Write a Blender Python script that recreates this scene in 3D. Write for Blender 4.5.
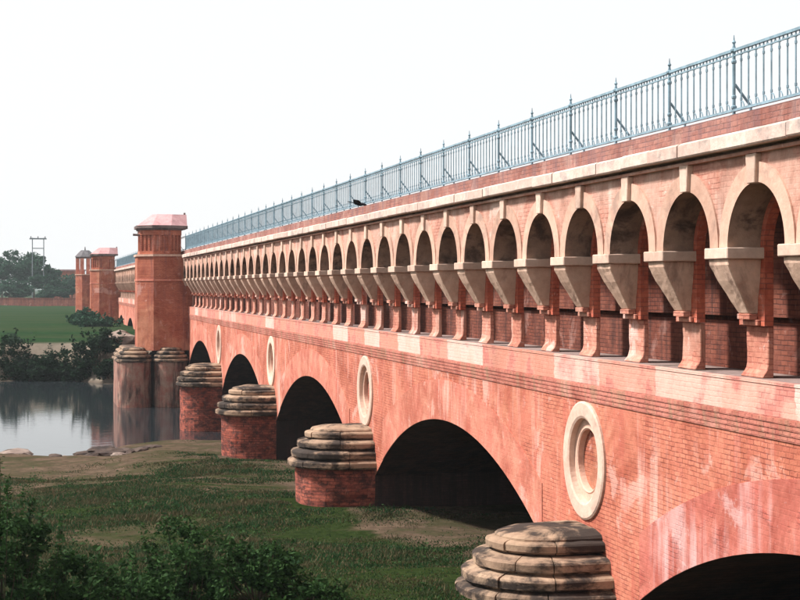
import bpy, bmesh, math, random
import numpy as np
from mathutils import Vector, Matrix

rnd = random.Random(7)
for o in list(bpy.data.objects):
    bpy.data.objects.remove(o, do_unlink=True)
scene = bpy.context.scene
col = scene.collection
R = math.radians

# ------------------------------------------------------------------ camera
CZ = 9.1                       # camera height above the water (water = 0)
YAW = 13.15
cam_d = bpy.data.cameras.new("camera")
cam = bpy.data.objects.new("camera", cam_d)
col.objects.link(cam)
cam.location = (-11.02, 0, CZ)
cam.rotation_euler = (R(90), 0, R(-YAW))
cam_d.sensor_width = 36
cam_d.lens = 70.1
cam_d.shift_y = -13 / 800
cam_d.clip_start = 0.2
cam_d.clip_end = 12000
scene.camera = cam

# ------------------------------------------------------------------ sky, sun
SUN_EL, SUN_AZ = 49, -72        # azimuth measured from +Y towards +X
world = bpy.data.worlds.new("World")
scene.world = world
world.use_nodes = True
wn, wl = world.node_tree.nodes, world.node_tree.links
wn.clear()
wo = wn.new("ShaderNodeOutputWorld")
bg = wn.new("ShaderNodeBackground")
sky = wn.new("ShaderNodeTexSky")
sky.sky_type = 'NISHITA'
sky.sun_disc = False
sky.sun_elevation = R(SUN_EL)
sky.sun_rotation = R(SUN_AZ % 360)
sky.air_density = 1.0
sky.dust_density = 4.0
veil = wn.new("ShaderNodeMix")          # thin even overcast over the blue
veil.data_type = 'RGBA'
veil.inputs[0].default_value = 0.82
veil.inputs[7].default_value = (15.4, 15.6, 15.7, 1)
wl.new(sky.outputs[0], veil.inputs[6])
wl.new(veil.outputs[2], bg.inputs[0])
bg.inputs[1].default_value = 0.05
wl.new(bg.outputs[0], wo.inputs[0])

sun_d = bpy.data.lights.new("sun", 'SUN')
sun_d.energy = 5.0
sun_d.angle = R(7)
sun_d.color = (1.0, 0.945, 0.90)
sun = bpy.data.objects.new("sun", sun_d)
col.objects.link(sun)
sd = Vector((math.sin(R(SUN_AZ)) * math.cos(R(SUN_EL)), math.cos(R(SUN_AZ)) * math.cos(R(SUN_EL)), math.sin(R(SUN_EL))))
sun.rotation_euler = sd.to_track_quat('Z', 'Y').to_euler()
sun.location = sd * 60

vs = scene.view_settings
vs.view_transform = 'Standard'
vs.look = 'None'
vs.gamma = 1
vs.use_curve_mapping = False
vs.exposure = 0.6

# ------------------------------------------------------------------ helpers
def tag(o, label=None, cat=None, group=None, kind=None):
    if label: o["label"] = label
    if cat: o["category"] = cat
    if group: o["group"] = group
    if kind: o["kind"] = kind
    return o

def empty(name, loc=(0, 0, 0), parent=None):
    o = bpy.data.objects.new(name, None)
    col.objects.link(o)
    o.location = loc
    o.parent = parent
    return o

def link(name, me, parent=None, loc=(0, 0, 0)):
    o = bpy.data.objects.new(name, me)
    col.objects.link(o)
    o.location = loc
    if parent: o.parent = parent
    return o

class MB:
    """collects verts/faces; build() makes one mesh object"""
    def __init__(s): s.v, s.f, s.m = [], [], []
    def face(s, pts, m=0):
        i = len(s.v); s.v += [tuple(p) for p in pts]; s.f.append(tuple(range(i, i + len(pts)))); s.m.append(m)
    def box(s, x0, x1, y0, y1, z0, z1, m=0):
        i = len(s.v)
        s.v += [(x, y, z) for z in (z0, z1) for y in (y0, y1) for x in (x0, x1)]
        for q in ((0, 2, 3, 1), (4, 5, 7, 6), (0, 1, 5, 4), (2, 6, 7, 3), (0, 4, 6, 2), (1, 3, 7, 5)):
            s.f.append(tuple(i + k for k in q)); s.m.append(m)
    def prism_y(s, prof, y0, y1, m=0):
        """profile of (x,z) points swept along y"""
        n = len(prof); i = len(s.v)
        s.v += [(x, y0, z) for x, z in prof] + [(x, y1, z) for x, z in prof]
        for k in range(n):
            k2 = (k + 1) % n
            s.f.append((i + k, i + k2, i + n + k2, i + n + k)); s.m.append(m)
        s.f.append(tuple(i + k for k in reversed(range(n)))); s.m.append(m)
        s.f.append(tuple(i + n + k for k in range(n))); s.m.append(m)
    def prism_z(s, poly, z0, z1, m=0, poly2=None):
        n = len(poly); i = len(s.v); poly2 = poly2 or poly
        s.v += [(x, y, z0) for x, y in poly] + [(x, y, z1) for x, y in poly2]
        for k in range(n):
            k2 = (k + 1) % n
            s.f.append((i + k, i + k2, i + n + k2, i + n + k)); s.m.append(m)
        s.f.append(tuple(i + k for k in reversed(range(n)))); s.m.append(m)
        s.f.append(tuple(i + n + k for k in range(n))); s.m.append(m)
    def loft(s, rings, m=0, caps=True, closed=True):
        n = len(rings[0]); i = len(s.v)
        for r in rings: s.v += [tuple(p) for p in r]
        for a in range(len(rings) - 1):
            for k in range(n if closed else n - 1):
                k2 = (k + 1) % n
                s.f.append((i + a * n + k, i + a * n + k2, i + (a + 1) * n + k2, i + (a + 1) * n + k)); s.m.append(m)
        if caps:
            s.f.append(tuple(i + k for k in reversed(range(n)))); s.m.append(m)
            b = i + (len(rings) - 1) * n
            s.f.append(tuple(b + k for k in range(n))); s.m.append(m)
    def tube(s, p, q, r, n=6, m=0, r2=None):
        p, q = Vector(p), Vector(q); d = (q - p).normalized()
        a = d.orthogonal().normalized(); b = d.cross(a); r2 = r if r2 is None else r2
        s.loft([[c + (a * math.cos(t) + b * math.sin(t)) * rr for t in [2 * math.pi * k / n for k in range(n)]]
                for c, rr in ((p, r), (q, r2))], m)
    def mesh(s, name, mats, smooth=False):
        me = bpy.data.meshes.new(name)
        me.from_pydata(s.v, [], s.f)
        for mt in (mats if isinstance(mats, (list, tuple)) else [mats]): me.materials.append(mt)
        if max(s.m, default=0): me.polygons.foreach_set("material_index", s.m)
        bm = bmesh.new(); bm.from_mesh(me)
        bmesh.ops.remove_doubles(bm, verts=bm.verts, dist=1e-5)
        bmesh.ops.recalc_face_normals(bm, faces=bm.faces)
        bm.to_mesh(me); bm.free()
        if smooth: me.polygons.foreach_set("use_smooth", [True] * len(me.polygons))
        return me
    def build(s, name, mats, parent=None, loc=(0, 0, 0), smooth=False, bevel=0.0):
        o = link(name, s.mesh(name, mats, smooth), parent, loc)
        if bevel:
            b = o.modifiers.new("bevel", 'BEVEL'); b.width = bevel; b.segments = 2; b.limit_method = 'ANGLE'
        return o

def rough(me, amp, scale, seed=0):
    """uneven, weathered surface: noise displacement along normals"""
    from mathutils import noise
    off = Vector((seed * 7.3, seed * 3.1, seed * 1.7))
    me.update()
    vn = [v.normal.copy() for v in me.vertices]
    for v, n in zip(me.vertices, vn):
        v.co += n * noise.noise(v.co * scale + off) * amp

# ------------------------------------------------------------------ materials
class NT:
    def __init__(s, name):
        s.mat = bpy.data.materials.new(name); s.mat.use_nodes = True
        s.n, s.l = s.mat.node_tree.nodes, s.mat.node_tree.links
        s.b = s.n["Principled BSDF"]
        s.b.inputs["Roughness"].default_value = 0.9
        s.b.inputs["Specular IOR Level"].default_value = 0.2
        s.geo = s.n.new("ShaderNodeNewGeometry")
    def lk(s, a, b): s.l.new(a, b)
    def val(s, v, sock):
        if isinstance(v, (int, float)): sock.default_value = v
        elif isinstance(v, (tuple, list)): sock.default_value = (*v, 1) if len(v) == 3 and sock.type == 'RGBA' else v
        else: s.lk(v, sock)
    def math(s, op, a, b=0.0, c=0.0):
        n = s.n.new("ShaderNodeMath"); n.operation = op
        s.val(a, n.inputs[0]); s.val(b, n.inputs[1]); s.val(c, n.inputs[2]); return n.outputs[0]
    def mix(s, f, a, b, mode='MIX'):
        n = s.n.new("ShaderNodeMix"); n.data_type = 'RGBA'; n.blend_type = mode
        s.val(f, n.inputs[0]); s.val(a, n.inputs[6]); s.val(b, n.inputs[7]); return n.outputs[2]
    def uvw(s, sx=1, sy=1, sz=1, off=(0, 0, 0)):
        n = s.n.new("ShaderNodeVectorMath"); n.operation = 'MULTIPLY_ADD'
        s.lk(s.geo.outputs["Position"], n.inputs[0]); n.inputs[1].default_value = (sx, sy, sz); n.inputs[2].default_value = off
        return n.outputs[0]
    def noise(s, vec, scale, detail=5, rough=0.6, dist=0.0):
        n = s.n.new("ShaderNodeTexNoise"); s.lk(vec, n.inputs["Vector"])
        n.inputs["Scale"].default_value = scale; n.inputs["Detail"].default_value = detail
        n.inputs["Roughness"].default_value = rough; n.inputs["Distortion"].default_value = dist
        return n.outputs["Fac"]
    def ramp(s, f, lo, hi, smooth=True):
        n = s.n.new("ShaderNodeMapRange"); n.interpolation_type = 'SMOOTHSTEP' if smooth else 'LINEAR'
        s.val(f, n.inputs[0]); n.inputs[1].default_value = lo; n.inputs[2].default_value = hi; return n.outputs[0]
    def sep(s, v):
        n = s.n.new("ShaderNodeSeparateXYZ"); s.lk(v, n.inputs[0]); return n.outputs
    def comb(s, x, y, z=0.0):
        n = s.n.new("ShaderNodeCombineXYZ"); s.val(x, n.inputs[0]); s.val(y, n.inputs[1]); s.val(z, n.inputs[2]); return n.outputs[0]
    def white(s, v):
        n = s.n.new("ShaderNodeTexWhiteNoise"); n.noise_dimensions = '1D'; s.val(v, n.inputs["W"]); return n.outputs["Value"]
    def bump(s, h, strength=0.5, dist=0.02, prev=None):
        n = s.n.new("ShaderNodeBump"); n.inputs["Strength"].default_value = strength; n.inputs["Distance"].default_value = dist
        s.lk(h, n.inputs["Height"])
        if prev is not None: s.lk(prev, n.inputs["Normal"])
        s.lk(n.outputs[0], s.b.inputs["Normal"]); return n.outputs[0]
    def done(s, c):
        s.val(c, s.b.inputs["Base Color"]); return s.mat

def brick_tex(t, c1, c2, mortar, bw=0.25, rh=0.088, ms=0.012):
    P = t.sep(t.geo.outputs["Position"])
    wob = t.math('MULTIPLY', t.math('SUBTRACT', t.noise(t.uvw(), 1.3, 3), 0.5), 0.05)
    u = t.math('ADD', P[0], P[1])
    v = t.math('ADD', P[2], wob)
    b = t.n.new("ShaderNodeTexBrick")
    t.lk(t.comb(u, v), b.inputs["Vector"])
    b.inputs["Scale"].default_value = 1; b.inputs["Brick Width"].default_value = bw; b.inputs["Row Height"].default_value = rh
    b.inputs["Mortar Size"].default_value = ms; b.inputs["Mortar Smooth"].default_value = 0.4; b.inputs["Bias"].default_value = -0.1
    t.val(c1, b.inputs["Color1"]); t.val(c2, b.inputs["Color2"]); t.val(tuple((a + c) / 2 for a, c in zip(c1, c2)), b.inputs["Mortar"])
    # joints open up here and are smeared over there
    jn = t.ramp(t.noise(t.uvw(1, 1, 2.2, (2, 6, 9)), 1.7, 4, 0.7), 0.36, 0.62)
    fac = t.math('MULTIPLY', b.outputs["Fac"], t.math('MULTIPLY_ADD', jn, 0.85, 0.15))
    ero = t.ramp(t.noise(t.uvw(2.2, 2.2, 6.5, (8, 1, 3)), 1.6, 4, 0.7), 0.60, 0.72)
    fac = t.math('MAXIMUM', fac, t.math('MULTIPLY', ero, 0.55))
    return t.mix(fac, b.outputs["Color"], mortar), fac

def masonry(name, c1, c2, mortar, plaster, cover=0.5, white=None, wcov=0.66, dirt=(0.10, 0.07, 0.06), dirtcov=0.62,
            pscale=0.28, bump=0.6, bw=0.25, rh=0.088, seed=0.0, dirt_amt=0.75, plaster2=None, iso=False):
    """brickwork that still carries patches of lime plaster, with white runs and dark water stains"""
    t = NT(name)
    bc, bf = brick_tex(t, c1, c2, mortar, bw, rh)
    big = t.noise(t.uvw(off=(seed, seed * 2, seed)), pscale, 7, 0.62, 0.4)
    pf = t.ramp(big, 1 - cover - 0.05, 1 - cover + 0.05)
    tone = t.noise(t.uvw(off=(3 + seed, 1, 5)), 1.1, 6, 0.65)
    pl = t.mix(t.ramp(tone, 0.3, 0.7), plaster, plaster2 or tuple(0.74 * c for c in plaster))
    pl = t.mix(t.math('MULTIPLY', t.math('SUBTRACT', 1, t.ramp(bf, 0, 0.6)), 0.12), pl, bc)
    c = t.mix(pf, bc, pl)
    fine = t.noise(t.uvw(), 9, 4, 0.7)
    c = t.mix(0.35, c, t.mix(t.ramp(fine, 0.25, 0.75), (0.45, 0.42, 0.40), (1.0, 1.0, 1.0)), 'MULTIPLY')
    blot = t.noise(t.uvw(off=(1 + seed, 13, 6)), 0.55, 8, 0.72, 0.6)
    c = t.mix(1.0, c, t.mix(t.ramp(blot, 0.34, 0.62), (0.72, 0.58, 0.54), (1.06, 1.06, 1.06)), 'MULTIPLY')
    peel = t.noise(t.uvw(1, 1, 0.8, (7 + seed, 2, 1)), 2.6, 6, 0.75, 0.5)
    c = t.mix(t.math('MULTIPLY', t.ramp(peel, 0.60, 0.66), 0.45), c, white or plaster)
    streak = t.noise(t.uvw(1.6, 1.6, 0.13, (seed, 0, 0)), 1.0, 6, 0.7, 0.3)
    patch = t.noise(t.uvw(off=(9 + seed, 4, 2)), 0.35, 5, 0.6)
    if white:
        wp = t.ramp(t.noise(t.uvw(off=(21 + seed, 5, 3)), 0.42, 7, 0.65, 0.5), 0.585, 0.64)
        c = t.mix(t.math('MULTIPLY', wp, 0.5), c, white)
        wf = t.ramp(t.math('ADD', t.math('MULTIPLY', streak, 0.6), t.math('MULTIPLY', patch, 0.4)), wcov - 0.1, wcov + 0.08)
        c = t.mix(t.math('MULTIPLY', wf, 0.85), c, white)
    st2 = t.noise(t.uvw(1.5, 1.5, 2.2, (5 + seed, 7, 0)), 1.6, 6, 0.75) if iso else t.noise(t.uvw(2.3, 2.3, 0.2, (5 + seed, 7, 0)), 1.0, 5, 0.7)
    df = t.ramp(st2, dirtcov - 0.08, dirtcov + 0.12)
    c = t.mix(t.math('MULTIPLY', df, dirt_amt), c, dirt)
    h = t.math('ADD', t.math('MULTIPLY', t.math('SUBTRACT', 1, bf), t.math('SUBTRACT', 1, t.math('MULTIPLY', pf, 0.8))),
               t.math('MULTIPLY', fine, 0.7))
    t.bump(h, bump, 0.02)
    return t.done(c)

def stone(name, c1, c2, dark, dcov=0.6, sx=1.0, sz=1.0, bump=0.5, damt=0.85, fine_scale=7):
    t = NT(name)
    n1 = t.noise(t.uvw(), 1.6, 6, 0.65)
    c = t.mix(t.ramp(n1, 0.32, 0.68), c1, c2)
    n2 = t.noise(t.uvw(sx, sx, sz, (3, 8, 1)), 1.2, 6, 0.68, 0.4)
    c = t.mix(t.math('MULTIPLY', t.ramp(n2, dcov - 0.07, dcov + 0.1), damt), c, dark)
    oi = t.n.new('ShaderNodeObjectInfo').outputs['Random']
    c = t.mix(1.0, c, t.mix(oi, (0.80, 0.78, 0.77), (1.04, 1.04, 1.04)), 'MULTIPLY')
    f = t.noise(t.uvw(), fine_scale, 5, 0.7)
    c = t.mix(0.3, c, t.mix(t.ramp(f, 0.25, 0.75), (0.4, 0.38, 0.37), (1, 1, 1)), 'MULTIPLY')
    t.bump(t.math('ADD', f, n1), bump, 0.025)
    return t.done(c)

M = {}
M['wall'] = masonry("spandrel_brick_and_limewash", (0.57, 0.208, 0.132), (0.48, 0.154, 0.10), (0.27, 0.078, 0.056), (0.595, 0.24, 0.155), 0.48,
                    white=(0.68, 0.40, 0.335), wcov=0.60, dirtcov=0.58, dirt=(0.42, 0.105, 0.075), pscale=0.26, plaster2=(0.52, 0.165, 0.112))
M['ring'] = masonry("arch_ring_plaster", (0.54, 0.16, 0.11), (0.46, 0.125, 0.09), (0.36, 0.10, 0.075), (0.64, 0.28, 0.195), 0.66,
                    white=(0.69, 0.42, 0.35), wcov=0.63, dirtcov=0.62, dirt=(0.43, 0.125, 0.085), pscale=0.3, seed=4.0, plaster2=(0.53, 0.17, 0.12))
M['ring_worn'] = masonry("arch_ring_flaking", (0.50, 0.14, 0.105), (0.42, 0.11, 0.085), (0.28, 0.08, 0.065), (0.56, 0.20, 0.15), 0.58,
                         white=(0.62, 0.41, 0.39), wcov=0.60, dirtcov=0.60, dirt=(0.36, 0.085, 0.065), pscale=0.8, seed=2.0, plaster2=(0.46, 0.13, 0.10))
M['upper'] = masonry("upper_spandrel_brick", (0.65, 0.36, 0.28), (0.57, 0.275, 0.21), (0.45, 0.20, 0.15), (0.66, 0.41, 0.325), 0.52,
                     white=(0.72, 0.56, 0.48), wcov=0.62, dirtcov=0.66, dirt=(0.36, 0.19, 0.15), pscale=0.7, bump=0.5)
M['cream'] = stone("cream_lime_stone", (0.68, 0.45, 0.345), (0.60, 0.365, 0.275), (0.33, 0.22, 0.18), 0.57, bump=0.45, damt=0.7)
M['cornice'] = stone("pale_cornice_stone", (0.74, 0.59, 0.51), (0.66, 0.48, 0.41), (0.36, 0.30, 0.28), 0.56, bump=0.6, damt=0.75)
M['keystone'] = stone("pale_keystone", (0.73, 0.545, 0.44), (0.65, 0.445, 0.35), (0.42, 0.29, 0.24), 0.61, bump=0.35, damt=0.7)
M['corbel'] = stone("corbel_plaster", (0.72, 0.50, 0.385), (0.62, 0.41, 0.305), (0.34, 0.22, 0.17), 0.57, bump=0.45, sx=1.4, sz=.6)
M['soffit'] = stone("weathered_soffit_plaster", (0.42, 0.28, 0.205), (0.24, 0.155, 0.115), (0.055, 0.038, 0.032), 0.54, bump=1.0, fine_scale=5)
M['back'] = masonry("unpainted_shade_toned_brick", (0.23, 0.08, 0.052), (0.15, 0.05, 0.036), (0.09, 0.036, 0.028), (0.24, 0.1, 0.07), 0.3,  # bare brick, its tone also darkened to deepen the arcade recess shade
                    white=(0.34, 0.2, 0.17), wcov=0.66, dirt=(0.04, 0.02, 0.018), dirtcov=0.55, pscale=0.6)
M['vault'] = masonry("shade_dark_vault_brick", (0.075, 0.034, 0.028), (0.05, 0.024, 0.02), (0.04, 0.02, 0.018), (0.06, 0.03, 0.025), 0.3,  # near-black brick tone: arch interior shade put into the colour
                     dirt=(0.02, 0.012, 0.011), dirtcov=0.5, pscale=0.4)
M['redbrick'] = masonry("red_rib_brick", (0.60, 0.17, 0.10), (0.50, 0.125, 0.08), (0.34, 0.11, 0.08), (0.62, 0.25, 0.16), 0.3,
                        white=(0.66, 0.42, 0.35), wcov=0.7, dirtcov=0.66, pscale=0.8)
M['pier'] = masonry("arcade_pier_brick", (0.60, 0.29, 0.21), (0.52, 0.215, 0.155), (0.40, 0.15, 0.115), (0.63, 0.36, 0.275), 0.45,
                    white=(0.74, 0.56, 0.5), wcov=0.62, dirtcov=0.66, pscale=0.9)
M['parapet'] = masonry("parapet_brick", (0.38, 0.185, 0.15), (0.29, 0.135, 0.115), (0.22, 0.125, 0.115), (0.43, 0.26, 0.22), 0.46,
                       dirtcov=0.56, dirt=(0.17, 0.10, 0.105), pscale=0.9)
M['nose'] = masonry("cutwater_brick", (0.46, 0.13, 0.085), (0.24, 0.065, 0.05), (0.09, 0.04, 0.034), (0.42, 0.2, 0.15), 0.26,
                    dirt=(0.045, 0.024, 0.022), dirtcov=0.50, pscale=1.3, bump=1.0, rh=0.12, bw=0.3, iso=True, dirt_amt=0.85)
M['cap'] = stone("weathered_cap_stone", (0.45, 0.315, 0.215), (0.32, 0.215, 0.15), (0.03, 0.024, 0.022), 0.47, sx=0.7, sz=1.3, bump=0.8, damt=0.95, fine_scale=5)
M['tower'] = masonry("tower_brick", (0.49, 0.165, 0.095), (0.39, 0.115, 0.07), (0.23, 0.073, 0.052), (0.57, 0.24, 0.145), 0.46,
                     white=(0.6, 0.36, 0.31), wcov=0.66, dirtcov=0.58, dirt=(0.17, 0.06, 0.055), pscale=0.35, seed=8.0)
M['towerbase'] = stone("tower_base_plaster", (0.44, 0.29, 0.225), (0.38, 0.15, 0.115), (0.05, 0.038, 0.036), 0.52, sx=1.2, sz=0.22, bump=0.6)
M['roof'] = stone("pink_roof_plaster", (0.60, 0.36, 0.36), (0.50, 0.27, 0.275), (0.3, 0.16, 0.17), 0.60, bump=0.5)
M['darkstone'] = stone("dark_cornice_stone", (0.20, 0.15, 0.14), (0.14, 0.10, 0.095), (0.05, 0.04, 0.04), 0.55)
M['slate'] = stone("grey_pavilion_roof", (0.20, 0.19, 0.20), (0.14, 0.13, 0.14), (0.06, 0.06, 0.06), 0.6)

def band_material():
    """plaster band under the arcade: lengths repaired at different times, pink brick, white lime"""
    t = NT("ledge_band_plaster")
    P = t.sep(t.geo.outputs["Position"])
    bc, bf = brick_tex(t, (0.60, 0.24, 0.19), (0.52, 0.18, 0.145), (0.38, 0.13, 0.11))
    v = t.n.new("ShaderNodeTexVoronoi"); v.voronoi_dimensions = '1D'; v.feature = 'F1'
    edge = t.math('MULTIPLY', t.math('SUBTRACT', t.noise(t.uvw(), 2.5, 4), 0.5), 0.16)
    t.lk(t.math('ADD', t.math('MULTIPLY', P[1], 0.33), edge), v.inputs["W"]); v.inputs["Scale"].default_value = 1.0
    r = t.sep(v.outputs["Color"])[0]
    n = t.noise(t.uvw(), 0.9, 6, 0.65)
    pl = t.mix(t.ramp(n, 0.35, 0.65), (0.64, 0.32, 0.24), (0.56, 0.23, 0.165))
    c = t.mix(t.ramp(n, 0.42, 0.52), bc, pl)
    wf = t.ramp(t.math('ADD', r, t.math('MULTIPLY', t.math('SUBTRACT', n, 0.5), 0.9)), 0.45, 0.8)
    c = t.mix(t.math('MULTIPLY', wf, 0.8), c, t.mix(t.ramp(n, 0.35, 0.65), (0.74, 0.57, 0.50), (0.68, 0.47, 0.39)))
    s2 = t.noise(t.uvw(3, 3, 0.2), 1.0, 5, 0.7)
    c = t.mix(t.math('MULTIPLY', t.ramp(s2, 0.6, 0.75), 0.55), c, (0.27, 0.2, 0.18))
    f = t.noise(t.uvw(), 9, 4, 0.7)
    c = t.mix(0.25, c, t.mix(t.ramp(f, 0.25, 0.75), (0.5, 0.46, 0.44), (1, 1, 1)), 'MULTIPLY')
    t.bump(t.math('ADD', f, t.math('MULTIPLY', bf, -0.6)), 0.5, 0.02)
    return t.done(c)
M['band'] = band_material()
M['string'] = masonry("string_course_brick", (0.56, 0.22, 0.165), (0.48, 0.17, 0.13), (0.34, 0.12, 0.1), (0.6, 0.29, 0.23), 0.4,
                      dirt=(0.27, 0.2, 0.12), dirtcov=0.55, pscale=0.5, bump=0.8, dirt_amt=0.6)
M['ledge'] = stone("ledge_top_cement", (0.36, 0.27, 0.25), (0.28, 0.2, 0.185), (0.12, 0.09, 0.07), 0.55)

def simple(name, c, rough_=0.6, metal=0.0, var=0.25, scale=4):
    t = NT(name)
    n = t.noise(t.uvw(), scale, 4, 0.6)
    t.b.inputs["Roughness"].default_value = rough_
    t.b.inputs["Metallic"].default_value = metal
    return t.done(t.mix(t.ramp(n, 0.3, 0.7), tuple(x * (1 - var) for x in c), tuple(min(1, x * (1 + var)) for x in c)))
M['iron'] = simple("blue_grey_railing_paint", (0.20, 0.295, 0.35), 0.5)
M['pole'] = simple("weathered_steel_pole", (0.2, 0.22, 0.24), 0.6)

def leaf_material(name, a, b, dry=None):
    t = NT(name)
    ri = t.geo.outputs["Random Per Island"]
    n = t.noise(t.uvw(), 0.9, 3)
    c = t.mix(ri, a, b)
    c = t.mix(t.ramp(n, 0.3, 0.7), c, t.mix(0.5, c, b))
    if dry:
        big = t.noise(t.uvw(0.5, 1.3, 0, (4, 2, 0)), 0.35, 5, 0.65)
        c = t.mix(t.math('MULTIPLY', t.ramp(big, 0.47, 0.62), 0.75), c, t.mix(ri, (0.055, 0.05, 0.022), (0.13, 0.10, 0.06)))
    if dry: c = t.mix(t.ramp(t.math('ADD', t.math('MULTIPLY', ri, 0.5), t.math('MULTIPLY', n, 0.5)), 0.60, 0.68), c, dry)
    t.b.inputs["Roughness"].default_value = 0.7
    t.b.inputs["Specular IOR Level"].default_value = 0.06
    t.done(c)
    tr = t.n.new("ShaderNodeBsdfTranslucent"); t.lk(t.b.inputs["Base Color"].links[0].from_socket, tr.inputs[0])
    ms = t.n.new("ShaderNodeMixShader"); ms.inputs[0].default_value = 0.25
    out = t.n["Material Output"]
    t.lk(t.b.outputs[0], ms.inputs[1]); t.lk(tr.outputs[0], ms.inputs[2]); t.lk(ms.outputs[0], out.inputs[0])
    return t.mat
M['leaf'] = leaf_material("bush_leaf", (0.008, 0.026, 0.009), (0.036, 0.08, 0.022))
M['leaf_dark'] = leaf_material("dark_bank_leaf", (0.006, 0.016, 0.009), (0.014, 0.035, 0.016))
M['leaf_far'] = leaf_material("haze_tinted_far_leaf", (0.018, 0.05, 0.034), (0.036, 0.085, 0.05))  # green pushed toward teal to carry part of the distance haze
M['grassblade'] = leaf_material("grass_blade", (0.012, 0.042, 0.014), (0.028, 0.070, 0.024), dry=(0.12, 0.092, 0.05))
M['crop'] = leaf_material("crop_blade", (0.018, 0.075, 0.02), (0.03, 0.11, 0.03))
M['bark'] = simple("bark", (0.07, 0.05, 0.035), 0.9)
M['rock'] = stone("bank_rock", (0.33, 0.26, 0.22), (0.24, 0.18, 0.15), (0.08, 0.06, 0.05), 0.58, bump=0.8)
M['mud'] = stone("dark_mud", (0.10, 0.07, 0.055), (0.065, 0.045, 0.04), (0.03, 0.022, 0.02), 0.55, bump=0.8)

def ground_material():
    t = NT("river_bank_ground")
    t.b.inputs["Specular IOR Level"].default_value = 0.0
    P = t.sep(t.geo.outputs["Position"])
    n = t.noise(t.uvw(), 0.16, 7, 0.65, 0.5)
    n2 = t.noise(t.uvw(off=(11, 3, 0)), 0.5, 6, 0.7)
    f = t.noise(t.uvw(), 5, 5, 0.7)
    green = t.mix(t.ramp(f, 0.3, 0.7), (0.010, 0.019, 0.006), (0.028, 0.042, 0.013))
    tan = t.mix(t.ramp(n2, 0.3, 0.7), (0.135, 0.095, 0.066), (0.06, 0.042, 0.03))
    # bare earth near the water and under the bridge
    shore = t.math('MULTIPLY', t.ramp(P[2], 2.1, 0.15), 0.33)
    under = t.math('MULTIPLY', t.ramp(P[0], -1.5, 1.5), 0.5)
    st = t.noise(t.uvw(0.10, 0.32, 0, (4, 2, 0)), 1.0, 6, 0.6, 0.4)
    k = t.ramp(t.math('ADD', t.math('ADD', t.math('MULTIPLY_ADD', n, 0.5, t.math('MULTIPLY', st, 0.5)), shore), under), 0.58, 0.70)
    far = t.ramp(P[1], 120.0, 135.0)
    bankear = t.mix(t.ramp(n2, 0.3, 0.7), (0.20, 0.165, 0.13), (0.13, 0.11, 0.085))
    rows = t.noise(t.uvw(0.02, 0.11, 0), 1.0, 5, 0.7)
    field = t.mix(t.ramp(rows, 0.3, 0.7), t.mix(t.ramp(n2, 0.35, 0.65), (0.010, 0.032, 0.013), (0.016, 0.044, 0.016)), (0.034, 0.046, 0.022))
    slope = t.ramp(P[2], 3.6, 3.3)
    spot = t.noise(t.uvw(off=(2, 8, 0)), 2.2, 6, 0.75)
    tan = t.mix(t.ramp(spot, 0.40, 0.62), t.mix(0.5, tan, (0.035, 0.026, 0.018)), tan)
    tan = t.mix(t.math('MULTIPLY', t.ramp(n2, 0.46, 0.58), 0.55), tan, (0.045, 0.05, 0.022))
    near_c = t.mix(k, green, tan)
    c = t.mix(far, near_c, t.mix(slope, field, bankear))
    wet = t.ramp(P[2], 0.35, 0.02)
    c = t.mix(t.math('MULTIPLY', wet, 0.6), c, (0.05, 0.035, 0.028))
    t.bump(t.math('ADD', f, n2), 0.8, 0.08)
    return t.done(c)
M['ground'] = ground_material()

def water_material():
    t = NT("river_water")
    t.b.inputs["Base Color"].default_value = (0.02, 0.026, 0.03, 1)
    t.b.inputs["Roughness"].default_value = 0.05
    t.b.inputs["Specular IOR Level"].default_value = 0.5
    t.b.inputs["IOR"].default_value = 1.33
    n = t.noise(t.uvw(0.5, 1.2, 1), 1.6, 3, 0.5)
    t.bump(n, 0.10, 0.05)
    return t.mat
M['water'] = water_material()

# ------------------------------------------------------------------ ground and river
def sstep(x, a, b):
    t = min(1, max(0, (x - a) / (b - a))); return t * t * (3 - 2 * t)
from mathutils import noise as mnoise
def near_shore(x):
    return 86.5 + 5 * sstep(x, -9, -3) - 4 * sstep(x, 1, 20) + 2.2 * mnoise.noise(Vector((x * 0.25, 3.1, 0)))
def far_shore(x):
    return 155 - 7 * sstep(x, -8, -4) + 1.6 * mnoise.noise(Vector((x * 0.2, 9.7, 0)))
def ground_z(x, y):
    a, b = near_shore(x), far_shore(x)
    nz = mnoise.noise(Vector((x * 0.12, y * 0.12, 1.3))) * 0.35 + mnoise.noise(Vector((x * 0.5, y * 0.5, 4.3))) * 0.09
    if y < a:
        d = a - y
        h = 0.4 * sstep(d, 0, 3) + 1.05 * sstep(d, 0, 40) + 1.15 * sstep(d, 38, 62)
        h += (7.35 - h) * (1 - sstep(y, 1, 21)) * (1 - 0.75 * sstep(x, -9, -3))
        amp = sstep(d, 0, 6)
        return h + nz * (0.35 + 0.65 * amp) * sstep(d, -1, 2) - 0.02
    if y > b:
        d = y - b
        h = 3.75 * sstep(d, 0, 7) + 0.35 * sstep(d, 6, 40)
        return h + nz * 0.5 * sstep(d, 1, 8)
    d = min(y - a, b - y)
    return -1.6 * sstep(d, 0, 6) - 0.02

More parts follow.
